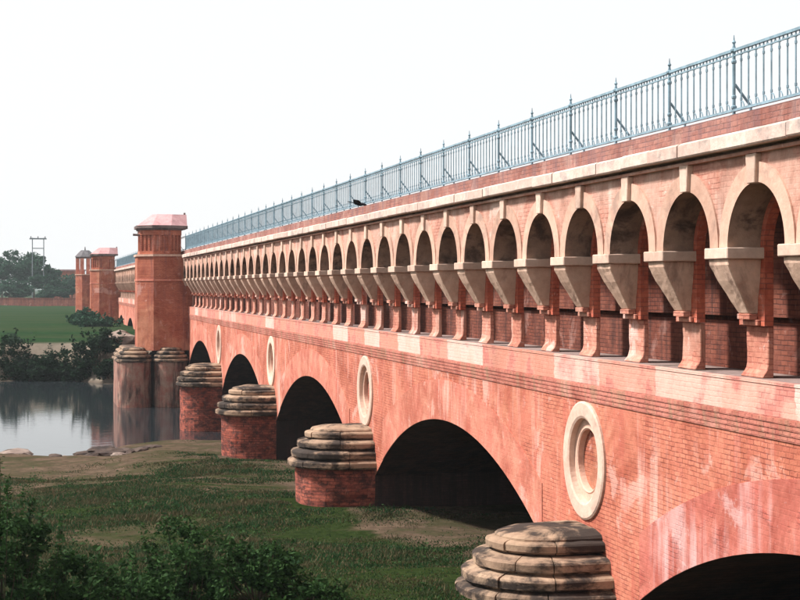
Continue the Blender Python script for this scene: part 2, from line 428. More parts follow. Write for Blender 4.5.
def terrain():
    xs = sorted(set([-3000, -1200, -500, -220, -120, -80, -55, -40] + list(np.arange(-32, 14, 0.6)) + [16, 20, 26, 34, 46, 60, 90, 150, 300, 600, 1200, 3000]))
    ys = sorted(set([-600, -200, -80, -40, -20, -8, 0] + list(np.arange(4, 104, 0.7)) + list(np.arange(104, 138, 2)) + list(np.arange(138, 178, 0.8))
                    + list(np.arange(178, 260, 4)) + [280, 300, 330, 360, 400, 440, 480, 520, 600, 800, 1200, 2000, 4000, 6000]))
    nx, ny = len(xs), len(ys)
    v = [(float(x), float(y), ground_z(x, y)) for y in ys for x in xs]
    f = [(j * nx + i, j * nx + i + 1, (j + 1) * nx + i + 1, (j + 1) * nx + i) for j in range(ny - 1) for i in range(nx - 1)]
    me = bpy.data.meshes.new("ground"); me.from_pydata(v, [], f); me.materials.append(M['ground'])
    me.polygons.foreach_set("use_smooth", [True] * len(f))
    return tag(link("ground", me), kind="structure")
terrain()
w = MB(); w.face([(-400, 60, 0), (400, 60, 0), (400, 175, 0), (-400, 175, 0)])
tag(w.build("river_water", M['water']), kind="structure")

# ------------------------------------------------------------------ aqueduct
XW = 0.40            # plane of the main spandrel wall; the arcade front is x = 0
DECK = 40.0
S = 2.676            # spacing of the small arches
Y0, B, B2 = 31.5, 22.75, 21.0
TY = [Y0 + 4 * B, Y0 + 4 * B + 5 * B2, Y0 + 4 * B + 9 * B2]      # tower axes
def H(z): return CZ + z   # height from the camera's level

aq = empty("aqueduct_bridge", (XW, TY[0], 0))
tag(aq, "long red brick aqueduct bridge with big low arches and a corbelled row of small arches", "bridge")
def A(mb, name, mats, **k):     # a part of the aqueduct, given in world coordinates
    o = mb.build(name, mats, aq, (-XW, -TY[0], 0), **k); return o

piers = [Y0 - B, Y0, Y0 + B, Y0 + 2 * B, Y0 + 3 * B] + [TY[0]] + [TY[0] + B2 * k for k in range(1, 10)]
HWP = 1.62           # pier half thickness
ZT = H(-2.42)        # underside of the string course
ZMED = H(-3.70)      # centre of the medallions

def arch_h(off, ap, Rr): return ap - (Rr - math.sqrt(Rr * Rr - off * off))
def bay(i):
    ya, yb = piers[i], piers[i + 1]
    c = (ya + yb) / 2; hs = (yb - ya) / 2 - HWP
    ap, Rr = (H(-4.03), 17.6) if i == 0 else (H(-3.82), 19.0 * (hs / 9.75))
    N = 40 if i < 4 else 20
    ang = math.asin(hs / Rr)
    pts = [(c + Rr * math.sin(-ang + 2 * ang * k / N), ap - Rr + Rr * math.cos(-ang + 2 * ang * k / N)) for k in range(N + 1)]
    zs = pts[0][1]
    m = MB()
    for (p, q) in zip(pts, pts[1:]):
        m.face([(XW, p[0], p[1]), (XW, q[0], q[1]), (XW, q[0], ZT), (XW, p[0], ZT)], 0)
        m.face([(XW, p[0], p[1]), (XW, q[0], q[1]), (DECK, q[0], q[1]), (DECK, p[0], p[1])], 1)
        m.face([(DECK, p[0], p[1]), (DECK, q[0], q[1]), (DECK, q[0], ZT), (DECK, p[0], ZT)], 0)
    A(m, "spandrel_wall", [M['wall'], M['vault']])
    # arch ring, slightly proud, running into upright margins beside the piers
    m = MB(); T = 1.16; e = 0.02; x0 = XW - e
    lim = hs - (1.25 if i else 1.5)
    def outer(y):
        o = y - c; rr = Rr + T
        return ap + T - (rr - math.sqrt(rr * rr - o * o))
    ring = []
    for k in range(N + 1):
        y, z = pts[k]
        ring.append((y, z, outer(max(c - lim, min(c + lim, y))) if abs(y - c) <= lim else None))
    ins = [r for r in ring if r[2] is not None]
    zi = lambda y: ap - (Rr - math.sqrt(Rr * Rr - (y - c) ** 2))
    ys_ = [c - lim] + [r[0] for r in ins] + [c + lim]
    for p, q in zip(ys_, ys_[1:]):
        if q - p < 1e-4: continue
        a0, a1, b0, b1 = zi(p), zi(q), outer(p), outer(q)
        m.face([(x0, p, a0), (x0, q, a1), (x0, q, b1), (x0, p, b0)])
        m.face([(x0, p, b0), (x0, q, b1), (XW + .01, q, b1), (XW + .01, p, b0)])
        m.face([(x0, p, a0), (x0, q, a1), (XW + .01, q, a1), (XW + .01, p, a0)])
    for s_ in (-1, 1):      # lower part of the ring down to the springing
        yy = sorted([c + s_ * lim] + [r[0] for r in ring if (r[0] - c) * s_ > lim])
        top = outer(c + s_ * lim)
        for p, q in zip(yy, yy[1:]):
            # margin narrows: straight upright edge
            m.face([(x0, p, zi(p)), (x0, q, zi(q)), (x0, q, zi(q) + 0.02), (x0, p, zi(p) + 0.02)]) if False else None
        ye = c + s_ * lim
        # upright return face
        m.face([(x0, ye, zi(ye)), (x0, ye, top), (XW + .01, ye, top), (XW + .01, ye, zi(ye))])
    A(m, "arch_ring", M['ring_worn'] if i == 0 else M['ring'])
    return zs
springs = [bay(i) for i in range(len(piers) - 1)]

def stadium(hw, xe, n=18):
    """plan of a cutwater: straight flanks from the wall, round nose towards -x"""
    xc = xe + hw
    pts = [(XW + 0.3, -hw)]
    pts += [(xc - hw * math.sin(math.pi * k / n), -hw * math.cos(math.pi * k / n)) for k in range(n + 1)]
    pts += [(XW + 0.3, hw)]
    return pts

def dense(ring, step=0.22):
    out = []
    for (a, b) in zip(ring, ring[1:]):
        L = math.dist(a, b); k = max(1, int(L / step))
        out += [(a[0] + (b[0] - a[0]) * t / k, a[1] + (b[1] - a[1]) * t / k) for t in range(k)]
    return out + [ring[-1]]

TIERS = [(0.27, 2.82, 0.33), (0.16, 3.13, 0.34), (-0.04, 3.46, 0.34), (-0.36, 3.79, 0.30)]
def pier(i, y):
    dz = -0.2 if i == 1 else (-0.3 if i == 0 else 0)
    xe = -2.1
    m = MB()
    zt = max(springs[i - 1] if i else 0, springs[i] if i < len(springs) else 0)
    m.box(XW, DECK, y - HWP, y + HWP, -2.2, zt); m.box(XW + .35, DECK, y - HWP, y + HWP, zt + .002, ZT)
    if i >= 5:
        m.face([(XW, y - HWP, zt), (XW, y + HWP, zt), (XW, y + HWP, ZT), (XW, y - HWP, ZT)], 1)
    else:                                   # wall over the pier with the round opening of the medallion
        n = 64; zc = ZMED; inn, out = [], []
        angs = sorted([2 * math.pi * k / n for k in range(n)] + [math.atan2(b - zc, a) % (2 * math.pi) for a in (-HWP, HWP) for b in (zt, ZT)])
        for a in angs:
            ca, sa = math.cos(a), math.sin(a)
            k = min(HWP / abs(ca) if abs(ca) > 1e-9 else 1e9, ((ZT - zc) if sa > 0 else (zc - zt)) / abs(sa) if abs(sa) > 1e-9 else 1e9)
            inn.append((XW, y + .95 * ca, zc + .95 * sa)); out.append((XW, y + k * ca, zc + k * sa))
        m.loft([inn, out], 1, caps=False)
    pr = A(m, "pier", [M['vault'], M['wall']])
    if i >= 5: return pr                    # tower pier and the land piers have no cutwater in view
    def sub(mb, name, mat, **k): return mb.build(name, mat, pr, (0, 0, 0), **k)
    nb = MB()
    levels = [-2.2, -1, -0.3] + [0.25 * k for k in range(12)] + [2.9 + dz]
    nb.loft([[(x, y + yy, z) for x, yy in dense(stadium(1.56 + 0.0 * z, xe))] for z in levels])
    o = sub(nb, "cutwater", M['nose'])
    rough(o.data, 0.07, 1.6, i)
    rs = random.Random(100 + i)
    for k, (off, zb, h) in enumerate(TIERS):
        prof = [(off - 0.09, 0.0), (off - 0.08, 0.045), (off + .01, 0.055), (off + .015, h * 0.60), (off - 0.015, h * 0.72), (off - 0.10, h * 0.80), (off - 0.30, h * 0.92)]
        N_ = len(dense(stadium(1.56, xe, 36))); cuts = [0]; p = rs.randint(4, 8)
        while p < N_ - 4: cuts.append(p); p += rs.randint(6, 11)
        cuts.append(N_ - 1)
        inner = dense(stadium(1.56 + off - .62, xe - off + .62, 36))
        def pts_at(o_, a_, b_):
            R_ = dense(stadium(1.56 + o_, xe - o_, 36))
            seg = [Vector(q) for q in R_[a_:b_ + 1]]
            g = .012
            d0, d1 = (seg[1] - seg[0]).normalized(), (seg[-1] - seg[-2]).normalized()
            seg[0] = seg[0] + d0 * g; seg[-1] = seg[-1] - d1 * g
            return [tuple(q) for q in seg] + [inner[b_], inner[a_]]
        for a_, b_ in zip(cuts, cuts[1:]):
            t = MB(); tw = rs.uniform(-.035, .03); up = rs.uniform(-.012, .012)
            t.loft([[(x, y + yy, zb + dz + z + up) for x, yy in pts_at(o_ + tw, a_, b_)] for o_, z in prof])
            o = sub(t, "cap_stone", M['cap'])
            rough(o.data, 0.02, 3.0, i * 50 + k * 9 + a_)
    t = MB()
    prof = [(-0.72, 0.16), (-0.64, 0.20), (-0.53, 0.215), (-0.53, 0.29), (-0.58, 0.34), (-0.90, 0.40), (-1.25, 0.43)]
    t.loft([[(x, y + yy, 3.80 + dz + z) for x, yy in dense(stadium(1.56 + o_, xe - o_))] for o_, z in prof])
    o = sub(t, "cap_top", M['cap'])
    rough(o.data, 0.05, 1.5, i + 40)
    return pr
for i, y in enumerate(piers): pier(i, y)

# medallions over the piers
def lathe_x(m, x_of, y, z, prof, n=48, mi=0):
    """surface of revolution round an axis along x; prof = (radius, x)"""
    m.loft([[(xx, y + r * math.cos(2 * math.pi * k / n), z + r * math.sin(2 * math.pi * k / n)) for k in range(n)] for r, xx in prof], mi, caps=False)
for i, y in enumerate(piers[:5]):
    zc = ZMED
    m = MB()
    lathe_x(m, None, y, zc, [(1.26, XW + .02), (1.26, XW - .045), (1.22, XW - .07), (0.95, XW - .07), (0.90, XW - .045), (0.89, XW + .08)])
    md = A(m, "medallion", M['keystone'])
    m = MB(); lathe_x(m, None, y, zc, [(0.90, XW + .08), (0.72, XW + .08), (0.69, XW + 0.06), (0.66, XW + .08), (0.65, XW + .22)])
    m.build("inner_ring", M['cream'], md)
    m = MB(); n = 40
    m.face([(XW + .21, y + .67 * math.cos(2 * math.pi * k / n), zc + .67 * math.sin(2 * math.pi * k / n)) for k in range(n)])
    m.build("brick_panel", M['tower'], md)

YA = 5.0
YE = TY[2]
# string course: four brick courses, each a little prouder
m = MB()
for k in range(4):
    z0 = ZT + k * 0.09; pr = 0.025 + 0.012 * k
    m.box(XW - pr, XW + .2, YA, YE, z0, z0 + 0.078)
    m.box(XW - pr + 0.025, XW + .2, YA, YE, z0 + 0.078, z0 + 0.09)
A(m, "string_course", M['string'])
m = MB()
m.box(XW - 0.03, XW + 0.5, YA, YE, H(-2.058), H(-1.55))
m.box(XW - 0.045, XW + 0.5, YA, YE, H(-1.55), H(-1.50))
A(m, "ledge_band", M['band'])
m = MB(); m.box(XW + .05, 1.6, YA, YE, H(-1.7), H(-1.498)); A(m, "ledge_floor", M['ledge'])
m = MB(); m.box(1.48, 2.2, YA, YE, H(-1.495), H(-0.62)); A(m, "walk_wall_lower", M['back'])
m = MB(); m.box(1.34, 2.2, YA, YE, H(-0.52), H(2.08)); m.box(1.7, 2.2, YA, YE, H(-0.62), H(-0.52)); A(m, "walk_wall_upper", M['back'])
m = MB(); m.box(0.9, DECK, YA, YE, H(2.085), H(2.46)); A(m, "deck", M['ledge'])
m = MB(); m.box(DECK - 1, DECK, YA, YE, ZT, H(2.08)); A(m, "far_side_wall", M['wall'])
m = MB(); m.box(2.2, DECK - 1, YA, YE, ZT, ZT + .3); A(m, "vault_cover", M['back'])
m = MB(); m.box(XW, DECK, YA - .6, YA - .002, -1, H(2.3)); A(m, "end_wall", M['wall'])

# --- the small arches
RA, ZI = 1.0, H(0.65)
def arcade_mesh():
    m = MB(); N = 28; hw = S / 2; rex = 1.318; e = -0.035
    ang = [math.pi * k / N for k in range(N + 1)]
    inn = [(-RA * math.cos(a), ZI + RA * math.sin(a)) for a in ang]
    ext = [(-rex * math.cos(a), ZI + rex * math.sin(a)) for a in ang]
    rear = [(-0.87 * math.cos(a), ZI + 0.87 * math.sin(a)) for a in ang]
    ZTOP = H(2.10)
    for k in range(N):
        a, b, c, d = inn[k], inn[k + 1], ext[k], ext[k + 1]
        m.face([(e, *a), (e, *b), (e, *d), (e, *c)], 0)                       # archivolt front
        m.face([(e, *c), (e, *d), (0, *d), (0, *c)], 0)                       # its outer edge
        m.face([(0, *c), (0, *d), (0, d[0], ZTOP), (0, c[0], ZTOP)], 1)       # spandrel
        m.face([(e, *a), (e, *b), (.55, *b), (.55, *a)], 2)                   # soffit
        p, q = rear[k], rear[k + 1]
        m.face([(.55, *a), (.55, *b), (.55, *q), (.55, *p)], 3)               # rear rib
        m.face([(.55, *p), (.55, *q), (.72, *q), (.72, *p)], 3)
        m.face([(.72, *p), (.72, *q), (.72, q[0], ZTOP), (.72, p[0], ZTOP)], 3)
    for s in (-1, 1):
        m.face([(e, s * rex, ZI), (e, s * hw, ZI), (0, s * hw, ZI), (0, s * rex, ZI)], 0)
        m.face([(0, s * rex, ZI), (0, s * hw, ZI), (0, s * hw, ZTOP), (0, s * rex, ZTOP)], 1)
        m.face([(.72, s * .87, ZI), (.72, s * hw, ZI), (.72, s * hw, ZTOP), (.72, s * .87, ZTOP)], 3)
        m.face([(e, s * RA, ZI), (e, s * hw, ZI), (.55, s * hw, ZI), (.55, s * RA, ZI)], 0)
    return m
def impost_mb():
    m = MB(); m.box(-.10, .62, -.45, .45, H(.46), H(.65) - .002); return m
def keystone_mb():
    m = MB()
    m.loft([[(x, y * w, z) for x, y in ((-.105, -1), (-.105, 1), (.06, 1), (.06, -1))] for z, w in ((H(1.70) - .07, .135), (H(2.095), .175))]); return m
def corbel_mb():
    m = MB()
    lv = [(H(.46), -.04, .37), (H(.36), -.03, .365), (H(.10), .10, .33), (H(-.2), .28, .26), (H(-.44), .42, .19)]
    m.loft([[(xf, -hw, z), (xf, hw, z), (.60, max(.23, hw * .92), z), (.60, -max(.23, hw * .92), z)] for z, xf, hw in lv]); return m
def corbelbase_mb():
    m = MB()
    m.box(.40, .555, -.23, .23, H(-.54), H(-.442)); m.box(.50, .555, -.33, .33, H(-.638), H(-.542)); return m
def rear_pier_mb():
    m = MB(); m.box(.56, .72, -.47, .47, H(-.64), ZI); return m
def shaft_mb():
    m = MB()
    prof = [(.76, H(-1.497)), (.555, H(-1.497)), (.56, H(-1.47)), (.585, H(-1.43)), (.62, H(-1.385)), (.645, H(-1.34)), (.657, H(-1.28)), (.66, H(-1.2)), (.66, H(-.642)), (.76, H(-.642))]
    m.prism_y(prof, -.40, .40); return m
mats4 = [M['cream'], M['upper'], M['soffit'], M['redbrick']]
def beveled(mb, mats, name, w=0.012):
    me = mb.mesh(name, mats)
    bm = bmesh.new(); bm.from_mesh(me)
    bmesh.ops.bevel(bm, geom=[e for e in bm.edges if len(e.link_faces) == 2 and e.calc_face_angle(0) > 0.5], offset=w, segments=1, affect='EDGES')
    bm.to_mesh(me); bm.free(); return me
def worn(mb, mats, name, seed, w=.015, amp=.014):
    me = mb.mesh(name, mats)
    bm = bmesh.new(); bm.from_mesh(me)
    bmesh.ops.bevel(bm, geom=[e for e in bm.edges if len(e.link_faces) == 2 and e.calc_face_angle(0) > 0.5], offset=w, segments=1, affect='EDGES')
    long_ = [e for e in bm.edges if e.calc_length() > .16]
    bmesh.ops.subdivide_edges(bm, edges=long_, cuts=3, use_grid_fill=True)
    bm.normal_update()
    for v in bm.verts:
        n_ = mnoise.noise(v.co * 4.5 + Vector((seed * 5.1, seed * 2.3, 0))) + .6 * mnoise.noise(v.co * 11 + Vector((0, seed * 3.3, seed)))
        v.co += v.normal * amp * min(.15, n_)
    bm.to_mesh(me); bm.free(); return me
me_arch = arcade_mesh().mesh("arcade_arch", mats4)
NV = 5
me_imp = [worn(impost_mb(), M['keystone'], "impost_block", q) for q in range(NV)]
me_key = [worn(keystone_mb(), M['keystone'], "keystone", q + 10, .012) for q in range(NV)]
me_cor = [worn(corbel_mb(), M['corbel'], "corbel", q + 20) for q in range(NV)]
me_cb = [worn(corbelbase_mb(), M['pier'], "corbel_base", q + 30, .01) for q in range(NV)]
me_rp = rear_pier_mb().mesh("inner_pier", M['redbrick'])
me_sh = [worn(shaft_mb(), M['pier'], "pier_shaft", q + 40, .014, .018) for q in range(NV)]
K0 = 22.54
nbay = -6
while True:
    yk = K0 + nbay * S
    if yk > TY[0] - 3.6: break
    a = link("arcade_arch", me_arch, aq, (-XW, yk - TY[0], 0))
    jit = lambda e=.008: rnd.uniform(-e, e)
    ko = link("keystone", rnd.choice(me_key), a, (jit(), jit(), jit())); ko.rotation_euler = (jit(.012), 0, 0)
    link("inner_pier", me_rp, a, (0, S / 2, 0))
    for nm, me in (("impost_block", me_imp), ("corbel", me_cor), ("corbel_base", me_cb), ("pier_shaft", me_sh)):
        link(nm, rnd.choice(me), a, (jit(), S / 2 + jit(), 0 if nm != "impost_block" else -.001))
    nbay += 1
# beyond the first tower each bay is a few pixels: one mesh per bay
full = MB()
for mb, dy, mi in ((arcade_mesh(), 0, None), (keystone_mb(), 0, 0), (impost_mb(), S / 2, 0), (corbel_mb(), S / 2, 0), (corbelbase_mb(), S / 2, 3), (rear_pier_mb(), S / 2, 3), (shaft_mb(), S / 2, 0)):
    off = len(full.v)
    full.v += [(x, y + dy, z) for x, y, z in mb.v]; full.f += [tuple(off + k for k in f) for f in mb.f]; full.m += mb.m if mi is None else [mi] * len(mb.f)
me_full = full.mesh("arcade_arch_far", mats4)
yk = TY[0] + 4.2
while yk < TY[2] - 3:
    if abs(yk - TY[1]) > 3.4: link("arcade_arch", me_full, aq, (-XW, yk - TY[0], 0))
    yk += S

# fascia, dark groove, cornice stones, parapet
m = MB(); m.box(-.10, .9, YA, YE, H(2.10), H(2.15)); A(m, "fascia", M['upper'])
m = MB(); m.box(.02, .9, YA, YE, H(2.15), H(2.21)); A(m, "cornice_groove", M['soffit'])
L = S / 2
cs_meshes = []
for k in range(4):
    mb = MB(); mb.prism_y([(-.26, H(2.235)), (-.24, H(2.21)), (.6, H(2.21)), (.6, H(2.47)), (-.20, H(2.47)), (-.26, H(2.43))], 0.006, L - .006)
    me = mb.mesh("cornice_stone", M['cornice']); cs_meshes.append(me)
yk = YA; k = 0
while yk < TY[1]:
    if yk + L < TY[0] - 2.6 or yk > TY[0] + 2.6:
        o = link("cornice_stone", cs_meshes[k % 4], aq, (-XW + rnd.uniform(-.012, .012), yk - TY[0], rnd.uniform(-.008, .008)))
    yk += L; k += 1
m = MB(); m.box(0.0, .5, YA, YE, H(2.472), H(2.80)); A(m, "parapet", M['parapet'])

# ------------------------------------------------------------------ railing
rail = empty("iron_railing", (0.15, YA, H(2.80)))
tag(rail, "blue-grey iron railing with spiked posts running along the top of the bridge parapet", "railing")
XR = 0.15
def RP(mb, name, **k): return mb.build(name, M['iron'], rail, (-XR, -YA, -H(2.80)), **k)
def bar_profile(z, hx, hz): return [(XR - hx, z - hz), (XR + hx, z - hz), (XR + hx, z + hz), (XR - hx, z + hz)]
m = MB(); m.prism_y(bar_profile(H(3.885), .03, .022), YA, YE); m.prism_y(bar_profile(H(3.80), .014, .010), YA, YE); RP(m, "top_rail")
m = MB(); m.prism_y(bar_profile(H(2.90), .028, .02), YA, YE); RP(m, "bottom_rail")
# post
pm = MB(); zb = H(2.795)
pm.tube((0, 0, zb), (0, 0, H(3.95)), .029, 8)
for z, r in ((H(2.95), .05), (H(3.12), .042), (H(3.70), .045), (H(3.89), .06)): pm.loft([[(rr * math.cos(t), rr * math.sin(t), z + dz) for t in [2 * math.pi * q / 8 for q in range(8)]] for rr, dz in ((.02, -.045), (r, -.015), (r, .015), (.02, .045))])
pm.tube((0, 0, H(3.95)), (0, 0, H(4.14)), .022, 6, r2=.006)
pm.loft([[(rr * math.cos(t), rr * math.sin(t), H(4.02) + dz) for t in [2 * math.pi * q / 8 for q in range(8)]] for rr, dz in ((.012, -.04), (.036, 0), (.012, .04))])
me_post = pm.mesh("post", M['iron'])
bm_ = MB(); bm_.tube((0.02, 0, H(3.33)), (.30, 0, H(2.98)), .022, 6); bm_.tube((.30, 0, H(2.98)), (.30, 0, zb + .02), .024, 6)
bm_.box(-.05, .34, -.05, .05, zb + .004, zb + .035)
me_brace = bm_.mesh("brace", M['iron'])
fm = MB(); fm.loft([[(rr * math.cos(t), rr * math.sin(t), z) for t in [2 * math.pi * q / 6 for q in range(6)]] for rr, z in ((.01, H(3.80)), (.03, H(3.84)), (.01, H(3.875)))])
# baluster with collars and little curved arcs into the rails
bl = MB(); dB = S / 10
bl.tube((0, 0, H(2.92)), (0, 0, H(3.87)), .014, 5)
for z in (H(3.06), H(3.70)): bl.tube((0, 0, z - .022), (0, 0, z + .022), .022, 5)
for s in (-1, 1):
    P_ = [(0, s * dB * .5 * math.sin(t), H(3.78) + .085 * (1 - math.cos(t))) for t in (0, .5, 1.0, 1.57)]
    for a, b in zip(P_, P_[1:]): bl.tube(a, b, .008, 4)
P_ = [(0, -dB * .42 * math.sin(t), H(3.03) - .12 * (1 - math.cos(t)) ) for t in (0, .6, 1.1, 1.57)]
for a, b in zip(P_, P_[1:]): bl.tube(a, b, .009, 4)
me_bal = bl.mesh("baluster", M['iron'])
posts = []
yp = 11.17 * (1643 / 698 - .2336)       # first post matched to the picture
while yp > YA + S: yp -= S
ys_b = []
while yp < TY[2] - 3:
    if not any(abs(yp - t) < 2.0 for t in TY):
        p = link("post", me_post, rail, (0, yp - YA, -H(2.80)))
        if yp < 130: link("brace", me_brace, p)
    ys_b += [yp + dB * k for k in range(1, 10)]
    yp += S
ys_b = [y for y in ys_b if not any(abs(y - t) < 2.0 for t in TY)]
vis = [y for y in ys_b if y > 20][:290] + [y for y in ys_b if y <= 20][-10:]
vset = set(vis)
for y in vis: link("baluster", me_bal, rail, (0, y - YA, -H(2.80)))
rest = MB()
for y in ys_b:
    if y in vset: continue
    off = len(rest.v)
    if y < 130:
        rest.v += [(x + XR, yy + y, z) for x, yy, z in bl.v]; rest.f += [tuple(off + k for k in f) for f in bl.f]; rest.m += bl.m
    else:
        rest.box(XR - .011, XR + .011, y - .011, y + .011, H(2.9), H(3.88))
me = bpy.data.meshes.new("far_balusters"); me.from_pydata(rest.v, [], rest.f); me.materials.append(M['iron'])
o = link("far_balusters", me, rail, (-XR, -YA, -H(2.80))); o["kind"] = "stuff"

# ------------------------------------------------------------------ towers
def tower(idx, label):
    ty = TY[idx]
    t = empty("bridge_tower", (-1.6, ty, 0))
    tag(t, label, "tower", "towers along the bridge")
    def P(mb, name, mats, **k): return mb.build(name, mats, t, (1.6, -ty, 0), **k)
    def poly(o=0.0, xr=1.0):
        return [(xr, ty - 2.6 - o), (-2.3 - o * .41, ty - 2.6 - o), (-3.45 - o, ty - 1.45 - o * .41), (-3.45 - o, ty + 1.45 + o * .41), (-2.3 - o * .41, ty + 2.6 + o), (xr, ty + 2.6 + o)]
    zfoot = H(-4.85) if idx == 0 else 2.5
    m = MB()
    zl = [zfoot, H(-3.5), H(-2), H(-.6), H(.4), H(2.34)]
    m.prism_z(poly(), zfoot, H(2.34)); P(m, "shaft", M['tower'])
    m = MB(); m.prism_z(poly(.10), H(2.34), H(2.50)); P(m, "upper_band", M['cream'])
    m = MB(); m.prism_z(poly(.035), H(.46), H(.60)); P(m, "middle_band", M['ring'])
    if idx < 2:
        cx, hw, fl, hl = -1.66, 1.56, .62, 2.35
        def octo(o=0., xr=None):
            xr_ = cx + hw + o if xr is None else xr
            k = o * .41
            return [(cx + fl + k, ty - hl - o), (cx - fl - k, ty - hl - o), (cx - hw - o, ty - hl + (hw - fl) - k), (cx - hw - o, ty + hl - (hw - fl) + k),
                    (cx - fl - k, ty + hl + o), (cx + fl + k, ty + hl + o), (xr_, ty + hl - (hw - fl) + k), (xr_, ty - hl + (hw - fl) - k)]
        m = MB(); m.prism_z(octo(-.10), H(2.50), H(4.38)); P(m, "lantern_wall", M['tower'])
        pts = octo()
        for a, b in zip(pts, pts[1:] + pts[:1]):       # pilasters leave recessed panels between them
            a, b = Vector(a), Vector(b); d = (b - a); Ln = d.length; d.normalize(); nrm = Vector((-d.y, d.x))
            if nrm.dot((a + b) / 2 - Vector((cx, ty))) > 0: nrm = -nrm
            n = 3
            for k in range(n + 1):
                w = .13; u0 = max(0, min(Ln - w, (Ln - w) * k / n))
                q = [a + d * u0, a + d * (u0 + w), a + d * (u0 + w) + nrm * .12, a + d * u0 + nrm * .12]
                m = MB(); m.prism_z([tuple(v) for v in q], H(2.505), H(4.375)); P(m, "pilaster", M['tower'])
        m = MB(); m.prism_z(octo(.03), H(3.98), H(4.37)); m.prism_z(octo(.03), H(2.502), H(2.76)); P(m, "lantern_frieze", M['tower'])
        m = MB(); m.prism_z(octo(.14), H(4.38), H(4.50)); m.prism_z(octo(.30, .40), H(4.50), H(4.72)); P(m, "cornice", M['darkstone'])
        top = [(cx + .9, ty - 1.1), (cx - .25, ty - 1.1), (cx - .6, ty - .8), (cx - .6, ty + .8), (cx - .25, ty + 1.1), (cx + .9, ty + 1.1), (.36, ty + .8), (.36, ty - .8)]
        m = MB(); m.prism_z(octo(.22, .36), H(4.72), H(5.62), poly2=top); P(m, "roof", M['roof'])
        m = MB(); m.tube((.25, ty - .4, H(5.5)), (.25, ty - .4, H(5.78)), .08, 6); P(m, "roof_spike", M['darkstone'])
        if idx == 0:
            m = MB(); m.tube((cx - hw + .1, ty - 1.2, H(4.0)), (cx - hw - .55, ty - 1.2, H(4.02)), .09, 6); P(m, "water_spout", M['darkstone'])
    else:
        cx = -1.66
        for k in range(8):
            a = 2 * math.pi * (k + .5) / 8; x, y = cx + 1.55 * math.cos(a), ty + 1.55 * math.sin(a)
            m = MB(); m.box(x - .34, x + .34, y - .34, y + .34, H(2.5), H(5.6)); P(m, "column", M['ring'])
        m = MB(); m.prism_z([(cx + 1.95 * math.cos(2 * math.pi * (k + .5) / 8), ty + 1.95 * math.sin(2 * math.pi * (k + .5) / 8)) for k in range(8)], H(5.6), H(5.9)); P(m, "eaves", M['darkstone'])
        m = MB(); m.loft([[(cx + r * math.cos(2 * math.pi * (k + .5) / 8), ty + r * math.sin(2 * math.pi * (k + .5) / 8), H(z)) for k in range(8)] for r, z in ((2.15, 5.9), (1.5, 6.6), (.9, 7.15), (.75, 7.2))]); P(m, "roof", M['slate'])
        m = MB(); m.tube((cx, ty, H(7.15)), (cx, ty, H(7.9)), .16, 6, r2=.06); P(m, "finial", M['slate'])
    if idx == 0:
        # base of two rounded lobes side by side with stepped caps
        for xc in (-3.75, -.98):
            def lobe(o, n=16):
                r = 1.26 + o; yc = ty - 2.45
                return [(xc - r, ty + 3.6)] + [(xc - r * math.cos(math.pi * k / n), yc - r * math.sin(math.pi * k / n)) for k in range(n + 1)] + [(xc + r, ty + 3.6)]
            m = MB(); m.loft([[(x, y, z) for x, y in dense(lobe(0), .3)] for z in (-2.2, -.5, .3, .9, 1.5, 2.1, 2.7, 3.3, 3.46)])
            o = P(m, "base_lobe", M['towerbase']); rough(o.data, .06, 1.2, int(xc * 10))
            for k, (of, zb) in enumerate(((.13, 3.42), (.02, 3.72), (-.16, 4.0), (-.42, 4.24))):
                m = MB()
                m.loft([[(x, y, zb + z) for x, y in dense(lobe(of + d), .3)] for d, z in ((-.25, 0), (-.04, 0), (0, .05), (0, .14), (-.07, .21), (-.3, .26))])
                c = m.build("cap_course", M['cap'], o); rough(c.data, .03, 1.5, k)
    return t
tower(0, "large red brick bridge tower with pink roof standing in the water, nearest of three")
tower(1, "smaller-looking middle brick tower of the three, flat pink roof, on the green far bank")
tower(2, "farthest tower at the left end of the bridge with a dark pointed open-sided roof")

# ------------------------------------------------------------------ vegetation
def leaf_mesh(name, centres, size, mat, seed=0, up=0.3, aspect=0.5):
    """two-triangle leaves at given centres, random tilt"""
    r = np.random.default_rng(seed); n = len(centres)
    a = r.normal(size=(n, 3)); a[:, 2] = a[:, 2] * .6 + up * .2; a /= np.linalg.norm(a, axis=1)[:, None]
    b = np.cross(a, r.normal(size=(n, 3))); b /= np.linalg.norm(b, axis=1)[:, None]
    sz = size * (r.uniform(.45, 1.0, n) ** 1.0 + .5 * (r.uniform(0, 1, n) > .85))[:, None]
    c = np.asarray(centres)
    v = np.stack([c - a * sz, c + b * sz * aspect, c + a * sz, c - b * sz * aspect], 1).reshape(-1, 3)
    me = bpy.data.meshes.new(name)
    me.vertices.add(n * 4); me.vertices.foreach_set("co", v.ravel())
    me.loops.add(n * 4); me.loops.foreach_set("vertex_index", np.arange(n * 4))
    me.polygons.add(n); me.polygons.foreach_set("loop_start", np.arange(n) * 4); me.polygons.foreach_set("loop_total", np.full(n, 4))
    me.materials.append(mat); me.update(); me.validate()
    return me

